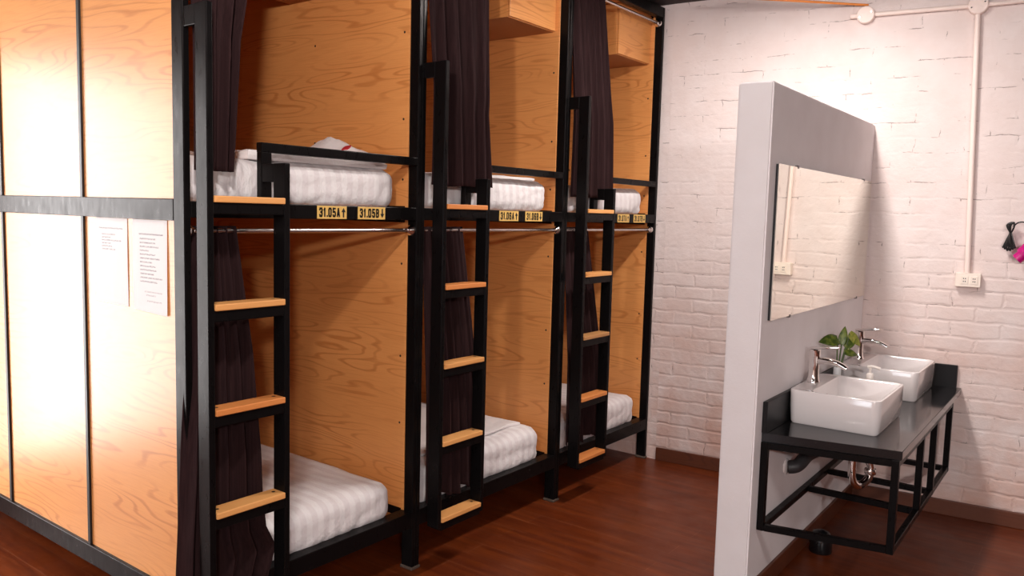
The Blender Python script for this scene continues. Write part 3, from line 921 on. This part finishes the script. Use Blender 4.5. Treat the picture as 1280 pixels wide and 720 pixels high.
obj('end_spout', tube(new(), [(uj - .04, -.018, 2.571), (uj - .075, -.018, 2.571)], .013, 14, False), PVC_WHITE, t, smooth=True)
obj('horizontal_run', tube(new(), [(uj + .038, -.018, 2.571), (ux - .038, -.018, 2.567)], .0115, 14, False), PVC_WHITE, t, smooth=True)
obj('horizontal_run', tube(new(), [(ux + .038, -.018, 2.567), (ux + 2.2, -.018, 2.60)], .0115, 14, False), PVC_WHITE, t, smooth=True)
ud = wu(-.606)
obj('vertical_run', tube(new(), [(ux, -.018, 2.53), (ud, -.018, 1.258)], .0125, 14, False), PVC_WHITE, t, smooth=True)
t = wallthing('wall_socket', 'white double socket box at the foot of the conduit on the brick wall', 'socket')
s0, s1 = wu(-.655), wu(-.545)
obj('back_box', bx((s0, -.034, 1.188), (s1, 0, 1.257), .003), SOCKET, t)
for k in (0, 1):
    uc = s0 + (s1 - s0) * (.36 + .38 * k)
    f = obj('outlet', bx((uc - .016, -.037, 1.203), (uc + .016, -.0335, 1.243), .001), SOCKET, t)
    for zz in (1.216, 1.230):
        obj('slot', bx((uc - .006, -.0374, zz - .003), (uc - .002, -.0365, zz + .003)), DARKHOLE, f)
        obj('slot', bx((uc + .002, -.0374, zz - .003), (uc + .006, -.0365, zz + .003)), DARKHOLE, f)

# hair dryer hanging at the right edge
uh = wu(-.362)
t = wallthing('hair_dryer', 'magenta hair dryer hanging with its looped black cord on the brick wall', 'hair dryer')
zc = 1.330
obj('barrel', tube(new(), [(uh - .022, -.062, zc + .028), (uh + .02, -.062, zc + .066), (uh + .06, -.062, zc + .10), (uh + .09, -.062, zc + .125)], lambda q: .028 + .013 * math.sin(PI * min(1, q * .8 + .15)), 20), MAGENTA, t, smooth=True)
obj('nozzle', tube(new(), [(uh - .042, -.062, zc + .008), (uh - .016, -.062, zc + .033)], lambda q: .0255 + .002 * q, 18, False), MAGENTA, t, smooth=True)
obj('handle', tube(new(), [(uh + .05, -.062, zc + .08), (uh + .085, -.06, zc + .03), (uh + .115, -.055, zc - .02)], lambda q: .0195 - .004 * q, 16), MAGENTA, t, smooth=True)
obj('switch', bx((uh + .078, -.088, zc + .025), (uh + .09, -.07, zc + .05), .002), DARKHOLE, t)
cb = new()
uc, zcb = wu(-.438), 1.465
for k in range(6):
    a = -.9 + .36 * k
    tube(cb, [(uc, -.03 - .004 * k, zcb), (uc + .02 * math.sin(a) - .006, -.03 - .004 * k, zcb - .06), (uc + .032 * math.sin(a), -.03 - .004 * k, zcb - .09 + .02 * abs(a)), (uc + .016 * math.sin(a) + .006, -.034 - .004 * k, zcb - .05), (uc + .004, -.034 - .004 * k, zcb)], .0038, 8)
for k in range(3):
    a = -.25 + .25 * k
    tube(cb, [(uc, -.035, zcb), (uc - .016 + .008 * k, -.035 - .004 * k, zcb + .035), (uc + .004 + .004 * k, -.035 - .004 * k, zcb + .05), (uc + .014, -.035 - .004 * k, zcb + .03), (uc + .004, -.035, zcb)], .0038, 8)
tube(cb, [(uc + .01, -.04, zcb + .03), (uc + .03, -.05, zcb + .05), (uc + .06, -.055, zcb + .05), (uc + .11, -.04, zcb + .02), (uh + .115, -.055, zc - .02)], .0035, 8)
obj('cord', cb, DARKHOLE, t, smooth=True)
obj('hanging_hook', tube(new(), [(uh + .05, 0, zc + .13), (uh + .05, -.055, zc + .125), (uh + .05, -.078, zc + .135)], .004, 8), STAINLESS, t, smooth=True)

# orange batten reaching from the brick wall over the aisle
b = tube(new(), [(-1.147, 4.552, 2.624), (-1.50, 4.38, 2.656), (-1.9, 4.19, 2.69)], .006, 10, False)
tag(obj('batten', b, ORANGE, smooth=True), 'thin orange batten running out from the brick wall at the ceiling', 'batten')

# ------------------------------------------------------------------ world and view
w = bpy.data.worlds.new('world'); S.world = w; w.use_nodes = True
w.node_tree.nodes['Background'].inputs[0].default_value = (.8, .86, 1, 1)
w.node_tree.nodes['Background'].inputs[1].default_value = .3
vs = S.view_settings
vs.view_transform = 'Standard'; vs.look = 'None'; vs.gamma = 1; vs.exposure = .31; vs.use_curve_mapping = False
